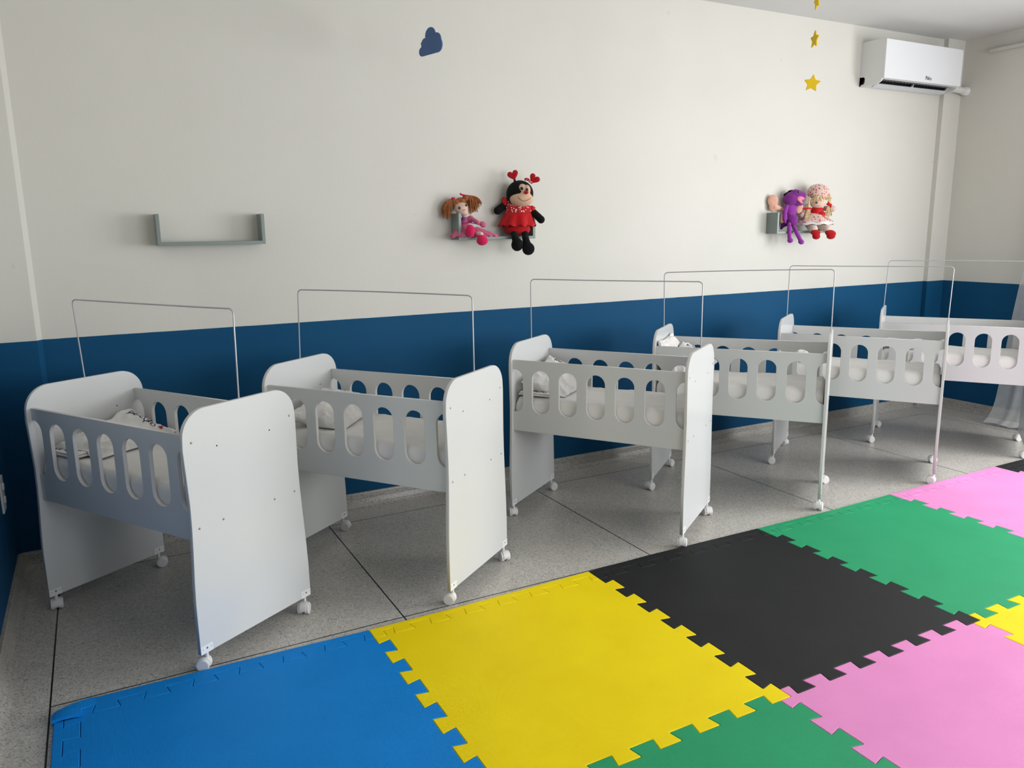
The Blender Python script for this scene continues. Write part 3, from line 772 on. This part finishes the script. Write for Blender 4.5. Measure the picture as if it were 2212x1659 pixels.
# --- ladybug plush
T = Toy('ladybug_plush', 'large black and red ladybug plush with heart antennae, middle shelf', 'plush toy', (2.276, 1.275, 1.4455), -0.50, U2, (1120.0, 510.0), 'soft toys on the wall shelves')
k8 = lambda a, b: (1050+a/8.29, 355+b/8.29)
def Q(a, b): return k8(a, b)
hd = T.blob('head', [T.E(*Q(612, 488), 0.015, 31.5, 30, 0.070)], blackp, 0.005)
fc = T.blob('face', [T.E(*Q(640, 592), 0.050, 27, 17.5, 0.048), T.E(*Q(650, 420), 0.060, 11.5, 13, 0.024, 0.2), T.E(*Q(745, 432), 0.062, 8.5, 12, 0.022), T.E(*Q(690, 500), 0.066, 14, 10, 0.022)], peach, 0.004, 2)
face_ball(T, 'eye', *Q(650, 405), 0.0845, 3.5, eyeb, hd, 3.6); face_ball(T, 'eye', *Q(748, 428), 0.0855, 2.9, eyeb, hd, 3.2)
bm = bmesh.new(); ball(bm, T.P(*Q(733, 478), 0.092), (5.0*U2, 0.010, 4.2*U2)); from_bm('nose', bm, redp, hd, True)
T.curve('mouth', [(*Q(572, 548), 0.0985), (*Q(600, 590), 0.0985), (*Q(640, 622), 0.0975), (*Q(690, 640), 0.0965), (*Q(745, 628), 0.0955), (*Q(790, 605), 0.091), (*Q(820, 580), 0.0865)], 0.0010, stitch, hd)
for a, b, a2, b2, hx, hy_, rt in ((520, 265, 508, 205, 487, 145, -0.32), (800, 265, 838, 240, 888, 222, 0.62)):
    st = T.blob('antenna', [T.Cc(*Q(a, b), 0.02, *Q(a2, b2), 0.028, 2.8, 2.6)], blackp, 0.003, 2)
    T.heart(*Q(hx, hy_), 0.03, 27.0, rt, redp, 'heart', st)
T.blob('head_bow', [T.E(*Q(748, 232), 0.045, 6.5, 3.6, 0.012, 0.1), T.E(*Q(832, 290), 0.045, 3, 3.2, 0.010), T.E(*Q(800, 262), 0.05, 3, 3, 0.010)], heartsm, 0.003, 2)
T.blob('arm', [T.Cc(*Q(310, 700), 0.015, *Q(185, 800), 0.030, 8.5, 9.5)], blackp, 0.004); T.blob('arm', [T.Cc(*Q(860, 830), 0.015, *Q(1012, 980), 0.035, 8, 9)], blackp, 0.004)
T.blob('body', [T.E(*Q(560, 830), 0.0, 30, 30, 0.045), T.E(*Q(550, 1150), 0.018, 31.5, 16.5, 0.062)], redp, 0.005)
T.blob('bodice', [T.E(*Q(590, 770), 0.022, 31, 16, 0.042, 0.1), T.E(*Q(560, 850), 0.022, 29, 12, 0.044)], heartsm, 0.004)
T.skirt('skirt', (*Q(575, 845), 0.012), (*Q(548, 1095), 0.022), 30, 41, redsat, 9, 0.010, 0.70)
T.blob('shoulder_frill', [T.E(*Q(330, 650), 0.02, 6, 13, 0.018, 0.25), T.E(*Q(290, 600), 0.0, 5, 7, 0.012, 0.4)], redsat, 0.0035); T.blob('shoulder_frill', [T.E(*Q(840, 770), 0.02, 8, 7, 0.018, 0.5), T.E(*Q(880, 760), 0.01, 4, 4, 0.012)], redsat, 0.0035)
T.blob('leg', [T.Cc(*Q(495, 1225), 0.055, *Q(515, 1320), 0.100, 8.2, 8.4), T.E(*Q(552, 1440), 0.110, 14, 15, 0.030, 0.2), T.Cc(*Q(515, 1320), 0.1, *Q(540, 1400), 0.105, 8.4, 10)], blackp, 0.004)
T.blob('leg', [T.Cc(*Q(700, 1245), 0.055, *Q(715, 1350), 0.098, 8, 8.2), T.E(*Q(762, 1520), 0.108, 14.4, 14.6, 0.030, 0.3), T.Cc(*Q(715, 1350), 0.098, *Q(745, 1470), 0.104, 8.2, 10)], blackp, 0.004)

U3 = 0.00307; PX3, PX4 = 4.4136, 4.640
# --- purple toy
T = Toy('purple_plush', 'purple plush creature with open pink mouth, on the right shelf', 'plush toy', (PX3, 1.288, 1.4465), -0.42, U3, (1703.0, 499.0), 'soft toys on the wall shelves', 0.41)
def Q(a, b): return (1640+a/11.06, 390+b/11.06)
hd = T.blob('head', [T.E(*Q(735, 420), 0.012, 20, 15.5, 0.047, -0.15), T.E(*Q(850, 365), 0.020, 18, 14.5, 0.038, 0.55), T.E(*Q(975, 345), 0.026, 8.5, 8.0, 0.024, 0.5), T.E(*Q(880, 545), 0.020, 12, 4.6, 0.032, 0.1), T.E(*Q(990, 385), 0.024, 6, 7, 0.020), T.E(*Q(940, 330), 0.026, 10, 8, 0.026, 0.5)], purp, 0.0045, 3)
T.blob('mouth', [T.E(*Q(940, 412), 0.052, 9.2, 3.9, 0.011, 0.2), T.E(*Q(925, 486), 0.054, 8.4, 3.0, 0.010, 0.65)], pinkm, 0.003, 2)
T.blob('mouth_lining', [T.E(*Q(925, 450), 0.047, 6.8, 3.4, 0.010, 0.4)], pm('dark_pink_lining', (0.55, 0.10, 0.16)), 0.003, 2)
face_ball(T, 'eye', *Q(900, 268), 0.053, 3.2, eyeb, hd, 2.1); face_ball(T, 'pupil', *Q(906, 268), 0.0555, 0.9, eyew, hd, 0.9)
T.blob('head_bow', [T.E(*Q(590, 310), 0.010, 6.5, 3.2, 0.008, -0.6), T.E(*Q(700, 235), 0.010, 7.5, 2.4, 0.008, -0.2)], blackp, 0.003, 2)
T.blob('torso', [T.E(*Q(715, 640), 0.005, 14.5, 12, 0.030), T.E(*Q(735, 760), 0.006, 12, 8, 0.026)], purpl, 0.004)
T.blob('hips', [T.E(*Q(765, 900), 0.010, 14, 9, 0.034), T.E(*Q(785, 990), 0.012, 11.5, 9.5, 0.032)], purp, 0.004)
T.blob('arm', [T.Cc(*Q(630, 600), 0.032, *Q(590, 740), 0.042, 4.0, 5.2), T.Cc(*Q(590, 740), 0.042, *Q(590, 920), 0.050, 5.2, 4.4), T.Cc(*Q(600, 930), 0.05, *Q(615, 995), 0.05, 3.8, 2.2), T.Cc(*Q(610, 920), 0.05, *Q(650, 890), 0.052, 2.2, 1.6)], purpl, 0.003)
T.blob('leg', [T.Cc(*Q(705, 1030), 0.040, *Q(715, 1180), 0.074, 4.2, 4.6), T.Cc(*Q(715, 1180), 0.074, *Q(735, 1400), 0.080, 4.6, 4.2), T.E(*Q(752, 1430), 0.086, 6.4, 5.8, 0.020)], purpl, 0.0035)
T.blob('leg', [T.Cc(*Q(820, 1110), 0.040, *Q(880, 1220), 0.070, 4.4, 4.6), T.Cc(*Q(880, 1220), 0.070, *Q(985, 1420), 0.078, 4.6, 4.4), T.E(*Q(1008, 1468), 0.082, 6.8, 5.8, 0.020, 0.4)], purpl, 0.0035)
T.blob('tail', [T.Cc(*Q(700, 1000), -0.005, *Q(560, 1060), -0.010, 6, 5), T.Cc(*Q(560, 1060), -0.010, *Q(525, 1135), 0.0, 5, 3)], purpd, 0.0035)
T.blob('wing', [T.E(*Q(300, 470), 0.038, 12.5, 14, 0.012, 0.0), T.E(*Q(310, 600), 0.038, 9.5, 12, 0.012, 0.2), T.Cc(*Q(340, 620), 0.034, *Q(520, 660), 0.0, 7, 4)], salm, 0.004)
T.blob('wing', [T.E(*Q(925, 650), -0.004, 8.5, 12, 0.010, 0.3)], salm, 0.004)
T.blob('wing', [T.Cc(*Q(520, 820), -0.016, *Q(520, 980), -0.014, 3.4, 3.4)], salm, 0.004)
# --- blond doll in hat
T = Toy('bonnet_doll', 'blond braided doll in floral hat and red dress, right shelf', 'doll', (PX4, 1.238, 1.4480), -0.44, U3, (1765.0, 497.0), 'soft toys on the wall shelves', 0.41)
def Q(a, b): return (1715+a/11.85, 390+b/11.85)
hd = T.blob('head', [T.E(*Q(565, 525), 0.020, 17.5, 14.6, 0.044)], skin_c, 0.004)
face_ball(T, 'eye', *Q(535, 543), 0.0625, 2.2, eyeb, hd, 2.2); face_ball(T, 'eye', *Q(690, 510), 0.0570, 1.6, eyeb, hd, 2.0)
T.curve('mouth', [(*Q(580, 622), 0.0575), (*Q(606, 634), 0.0565), (*Q(640, 622), 0.0550)], 0.0009, lipm, hd)
T.blob('bonnet', [T.E(*Q(560, 255), 0.012, 24.5, 17.5, 0.062, 0.08), T.E(*Q(545, 325), 0.014, 23.5, 9, 0.058, 0.05), T.E(*Q(840, 390), 0.0, 4, 9, 0.020)], flor, 0.0045)
T.strands('fringe', (*Q(600, 360), 0.055), [(*Q(400, 540), 0.045), (*Q(480, 480), 0.060), (*Q(560, 480), 0.064), (*Q(640, 490), 0.062), (*Q(720, 480), 0.052), (*Q(790, 460), 0.04), (*Q(860, 440), 0.03)], blond, 70, 0.0022, 2.5, 4, 3, 0.004)
T.strands('braid', (*Q(350, 390), 0.03), [(*Q(335, 660), 0.045), (*Q(355, 670), 0.045)], blond, 26, 0.0026, 1.4, 0, 4, 0.006)
T.strands('braid', (*Q(330, 720), 0.045), [(*Q(280, 960), 0.050), (*Q(330, 990), 0.052), (*Q(370, 930), 0.050), (*Q(300, 1000), 0.05)], blond, 44, 0.0024, 3.0, 0, 5, 0.008)
T.strands('braid', (*Q(830, 380), 0.02), [(*Q(870, 560), 0.030), (*Q(840, 570), 0.03), (*Q(890, 430), 0.02)], blond, 30, 0.0026, 2.2, 0, 6, 0.006)
T.strands('braid', (*Q(855, 620), 0.035), [(*Q(800, 860), 0.045), (*Q(850, 900), 0.045), (*Q(900, 870), 0.045), (*Q(840, 930), 0.045)], blond, 50, 0.0024, 3.0, 0, 7, 0.008)
T.blob('hair_ribbon', [T.E(*Q(290, 690), 0.055, 8.5, 2.6, 0.008, -0.05), T.E(*Q(380, 690), 0.052, 4, 2.2, 0.008)], redsat, 0.003, 2)
T.blob('hair_ribbon', [T.E(*Q(850, 590), 0.050, 7.5, 2.8, 0.008, 0.1), T.E(*Q(830, 555), 0.046, 2.6, 3.6, 0.006), T.E(*Q(890, 640), 0.045, 2.2, 4, 0.006)], redsat, 0.003, 2)
T.blob('bodice', [T.E(*Q(560, 760), 0.016, 14.5, 13, 0.034), T.E(*Q(660, 880), 0.030, 11, 12, 0.030, -0.5)], redsat, 0.004)
T.blob('apron', [T.E(*Q(730, 960), 0.052, 11, 6, 0.014, 0.45)], redsat, 0.0035)
T.blob('sleeve', [T.Cc(*Q(300, 640), 0.0, *Q(190, 850), 0.020, 7, 8)], flor, 0.004); T.blob('sleeve', [T.Cc(*Q(780, 690), 0.0, *Q(950, 700), 0.015, 6.5, 7)], flor, 0.004)
T.skirt('skirt', (*Q(540, 810), 0.012), (*Q(545, 1050), 0.030), 13, 38, flor, 7, 0.008, 0.62)
T.skirt('petticoat', (*Q(545, 1010), 0.026), (*Q(545, 1110), 0.032), 35, 39.5, whitec, 7, 0.008, 0.62)
T.blob('leg', [T.Cc(*Q(400, 1080), 0.03, *Q(500, 1230), 0.085, 12, 9)], creamp, 0.004); T.blob('leg', [T.Cc(*Q(680, 1100), 0.03, *Q(840, 1230), 0.085, 12, 9)], creamp, 0.004)
T.blob('shoe', [T.E(*Q(550, 1320), 0.102, 11.5, 7, 0.022, 0.1), T.E(*Q(575, 1420), 0.100, 9, 7, 0.022)], redp, 0.004); T.blob('shoe', [T.E(*Q(925, 1340), 0.102, 13, 7.5, 0.022, 0.2), T.E(*Q(940, 1420), 0.100, 10, 7, 0.022)], redp, 0.004)

# ------------------------------------------------------------------ air conditioner
A0, A1 = 5.095, 5.952
r = empty('air_conditioner', ((A0+A1)/2, YB, 2.445)); O = r.location
tag(r, 'white wall mounted air conditioner in the upper right corner', 'air conditioner')
prof = [(YB, 2.447), (YB, 2.744), (1.175, 2.742), (1.158, 2.733), (1.158, 2.480), (1.172, 2.476), (1.182, 2.496), (1.235, 2.480), (1.252, 2.453), (1.275, 2.446)]
bm = bmesh.new(); lo = [bm.verts.new(Vector((A0+0.012, y, z))-O) for y, z in prof]; hi = [bm.verts.new(Vector((A1-0.012, y, z))-O) for y, z in prof]; n = len(prof)
for i in range(n): bm.faces.new((lo[i], lo[(i+1) % n], hi[(i+1) % n], hi[i]))
bm.faces.new(lo[::-1]); bm.faces.new(hi); bmesh.ops.recalc_face_normals(bm, faces=bm.faces)
from_bm('housing', bm, M['acside'], r)
sp = [(YB, 2.450), (YB, 2.744), (1.165, 2.742), (1.158, 2.735), (1.158, 2.478), (1.166, 2.462), (1.190, 2.450), (1.23, 2.4425), (1.29, 2.4425), (1.33, 2.445), (1.33, 2.457), (1.305, 2.460), (1.298, 2.470), (1.298, 2.498), (1.305, 2.506), (YB, 2.508)]
for xa in (A0+0.006, A1-0.006):
    sp2 = [p for p in sp if True]
    me = plate_mesh([[(y, z) for y, z in sp2]], 0.012, 0.0012)
    me.transform(Matrix.Translation(-O) @ Matrix(((0, 0, 1, xa), (1, 0, 0, 0), (0, 1, 0, 0), (0, 0, 0, 1))))
    link_mesh('side_cover', me, M['acside'], r)
boxo('recess_shade', Vector((A0+0.0105, 1.299, 2.455))-O, Vector((A0+0.0115, YB, 2.508))-O, M['acdark'], r)  # thin black sheet, the shade inside the notch put into its colour
boxo('front_panel', Vector((A0, 1.140, 2.478))-O, Vector((A1, 1.160, 2.735))-O, M['ac'], r, 0.004)
bm = bmesh.new(); vs = [Vector((x, y, z))-O for x in (A0+0.03, A1-0.03) for y, z in ((1.1725, 2.4775), (1.1830, 2.4945), (1.2345, 2.4785), (1.2515, 2.4525))]
v = [bm.verts.new(p+Vector((0, -0.0008, -0.0012))) for p in vs]
for i in range(3): bm.faces.new((v[i], v[i+1], v[i+5], v[i+4]))
bmesh.ops.solidify(bm, geom=bm.faces[:], thickness=0.0006)
from_bm('air_outlet', bm, M['acdark'], r)
bm = bmesh.new()
for i in range(22):
    x = A0+0.06+i*(A1-A0-0.12)/21; box(bm, Vector((x, 1.190, 2.476))-O, Vector((x+0.0012, 1.225, 2.488))-O)
from_bm('louvre_blades', bm, M['acflap'], r)
bm = bmesh.new(); fl = []
for i in range(15):
    t = i/14; x = A0+0.045+(A1-A0-0.09)*t; sg = 0.010*(1-math.sin(PI*t))
    fl.append([bm.verts.new(Vector((x, y, z))-O) for y, z in ((1.216+sg*0.6, 2.4525+sg*0.2), (1.268, 2.438), (1.271, 2.442), (1.220+sg*0.6, 2.457+sg*0.2))])
for p, q in zip(fl, fl[1:]):
    for k in range(4): bm.faces.new((p[k], p[(k+1) % 4], q[(k+1) % 4], q[k]))
bm.faces.new(fl[0]); bm.faces.new(fl[-1][::-1]); bmesh.ops.recalc_face_normals(bm, faces=bm.faces)
from_bm('swing_flap', bm, M['acflap'], r)
bm = bmesh.new()
for x in (A0+0.40, A1-0.07):
    vv = [bm.verts.new(Vector(p)-O) for p in ((x, 1.205, 2.459), (x+0.03, 1.222, 2.456), (x+0.016, 1.205, 2.485), (x, 1.235, 2.452))]
    for f in ((0, 1, 2), (0, 3, 2), (1, 3, 2), (0, 1, 3)): bm.faces.new([vv[q] for q in f])
from_bm('flap_bracket', bm, M['acflap'], r)
me = text_mesh('Philco', 0.036, 0.0006); me.transform(Matrix.Translation(Vector((5.572, 1.1388, 2.508))-O) @ Matrix.Rotation(PI/2, 4, 'X') @ Matrix.Diagonal((0.80, 1, 1, 1)))
link_mesh('maker_lettering', me, M['logo'], r)
o = tube('pipe_sleeve', [[(5.945, 1.262, 2.492), (6.02, 1.262, 2.490), (6.12, 1.262, 2.486), (6.20, 1.262, 2.480)]], 0.026, M['duct'])
bm = bmesh.new(); cyl(bm, (6.170, 1.262, 2.482), (6.2145, 1.262, 2.480), 0.029, 0.034, 20); from_bm('sleeve_collar', bm, M['acside'], o, False)
tag(o, 'taped grey pipe sleeve between air conditioner and right wall', 'pipe')

# ------------------------------------------------------------------ curtain, rail, outlet
r = boxo('curtain_rail', (XR-0.036, -3.6, 2.726), (XR-0.002, 1.095, 2.750), M['rail'], None, 0.004)
tag(r, 'slim white curtain rail high on the right wall', 'curtain rail')
mc = mat('sheer_voile', (0.70, 0.72, 0.71), 0.8, 0.1); t = NT(mc)
tr = t.node('ShaderNodeBsdfTransparent'); tl = t.node('ShaderNodeBsdfTranslucent'); tl.inputs[0].default_value = (0.72, 0.74, 0.73, 1)
m1 = t.node('ShaderNodeMixShader'); m1.inputs[0].default_value = 0.35; m2 = t.node('ShaderNodeMixShader')
g = t.geo(); st = t.noise(g, 16, 4); z = t.sep(g)[2]
hem = t.math('LESS_THAN', z, 0.055)
den = t.math('MULTIPLY_ADD', hem, 0.30, t.math('MULTIPLY_ADD', st, 0.20, 0.50))
out = t.n['Material Output']
t.link(t.p.outputs[0], m1.inputs[1]); t.link(tl.outputs[0], m1.inputs[2]); t.link(den, m2.inputs[0]); t.link(tr.outputs[0], m2.inputs[1]); t.link(m1.outputs[0], m2.inputs[2])
t.link(m2.outputs[0], out.inputs['Surface'])
bm = bmesh.new(); rows = []
zs = [2.722, 2.4, 2.0, 1.6, 1.2, 1.04, 0.79, 0.5, 0.29, 0.18, 0.11, 0.05, 0.012]
xs = [6.19, 6.18, 6.165, 6.15, 6.13, 6.12, 6.10, 6.065, 6.03, 6.0, 5.97, 5.945, 5.925]
ye = [0.60, 0.61, 0.625, 0.635, 0.642, 0.654, 0.671, 0.675, 0.672, 0.668, 0.668, 0.680, 0.700]
nc = 80
for z_, x_, y_ in zip(zs, xs, ye):
    row = []
    for j in range(nc+1):
        s = j/nc; a = 0.004+0.005*(1-z_/2.8)
        y = y_-s*(0.95+0.1*(1-z_/2.8)); sx = x_+a*math.sin(s*34+0.6*math.sin(z_*3))*min(1, s*8)+0.004*math.sin(s*90)*min(1, s*8)
        sx += 0.05*s*(1-z_/2.8)
        zz = z_+(0.010*abs(math.sin(s*17)) if z_ < 0.02 else 0)
        row.append(bm.verts.new((min(sx, XR-0.012), y, zz)))
    rows.append(row)
for p, q in zip(rows, rows[1:]):
    for j in range(nc): bm.faces.new((p[j], p[j+1], q[j+1], q[j]))
o = from_bm('curtain', bm, mc, None, True)
tag(o, 'sheer grey white curtain hanging at the right picture edge', 'curtain')

r = empty('power_outlet', (XL, 1.035, 0.44)); tag(r, 'white double power outlet plate low on the left wall', 'power outlet')
boxo('cover_plate', (0, -0.045, -0.070), (0.008, 0.045, 0.075), M['outlet'], r, 0.003)
for dz in (-0.026, 0.030):
    bm = bmesh.new(); cyl(bm, (0.007, 0.012, dz), (0.0125, 0.012, dz), 0.017, 0.016, 6); from_bm('socket', bm, M['outlet'], r)

# ------------------------------------------------------------------ hanging cloud and star mobile
def hang(name, label, cat, loc): r = empty(name, loc); tag(r, label, cat); return r
# cloud cut-out on a thread
P1, P2 = Vector((1.7167, 1.281, 2.350)), Vector((1.764, 1.101, 2.350))
P1, P2 = Vector((1.6251, 1.0537, 2.300)), Vector((1.6709, 0.8838, 2.300))
ax = (P2-P1); W = ax.length; ax.normalize(); c0 = (P1+P2)/2
r = empty('hanging_cloud', (c0.x, c0.y, ZC)); tag(r, 'blue cloud cut-out hanging by a thread before the wall', 'decoration')
def cloud_pts():
    o = []
    o += arc(0.140, 0.032, 0.032, -PI/2, 0.15*PI, 7)
    o += arc(0.128, 0.056, 0.036, 0.0, 0.62*PI, 8)
    o += arc(0.086, 0.086, 0.038, 0.05*PI, 1.02*PI, 12)
    o += arc(0.046, 0.052, 0.030, 0.42*PI, 1.0*PI, 8)
    o += arc(0.020, 0.022, 0.022, 0.55*PI, 1.5*PI, 9)
    return [(x*W/0.172, y*0.96) for x, y in o]
mx = Matrix.Translation(P1-r.location) @ Matrix(((ax.x, 0, -ax.y, 0), (ax.y, 0, ax.x, 0), (0, 1, 0, 0), (0, 0, 0, 1)))
plate('cloud_shape', [cloud_pts()], 0.006, M['cloud'], r, 0.001, mx)
tp = P1+ax*(0.086*W/0.172)+Vector((0, 0, 0.115)); tube('thread', [[tp-r.location, (tp.x-r.location.x, tp.y-r.location.y, 0)]], 0.0003, M['thread'], r)
# three stars on one thread
r = empty('star_mobile', (3.787, 0.600, ZC)); tag(r, 'three yellow stars strung on one thread from the ceiling', 'mobile')
def star_pts(R, q=0.50):
    raw = [((R if i % 2 == 0 else R*q)*math.sin(PI*i/5), (R if i % 2 == 0 else R*q)*math.cos(PI*i/5)) for i in range(10)]
    out = []
    for i in range(10):
        p, a, b = Vector(raw[i]), Vector(raw[i-1]), Vector(raw[(i+1) % 10]); k = 0.22 if i % 2 == 0 else 0.12
        A, B = p.lerp(a, k), p.lerp(b, k)
        for t in (0, 0.25, 0.5, 0.75, 1): out.append(tuple(A*(1-t)**2+p*2*t*(1-t)+B*t*t))
    return out
for z_, rz, tilt in ((2.262, -0.62, 0.12), (2.492, -1.95, 0.05), (2.690, 1.02, 0.2)):
    mx = Matrix.Translation((0, 0, z_-ZC)) @ Matrix.Rotation(rz, 4, 'Z') @ Matrix.Rotation(tilt, 4, 'Y') @ Matrix.Rotation(PI/2, 4, 'X')
    plate('star', [star_pts(0.050)], 0.007, M['star'], r, 0.0012, mx)
tube('thread', [[(0, 0.004, 0), (0, 0.004, 2.28-ZC)]], 0.00022, M['thread'], r)
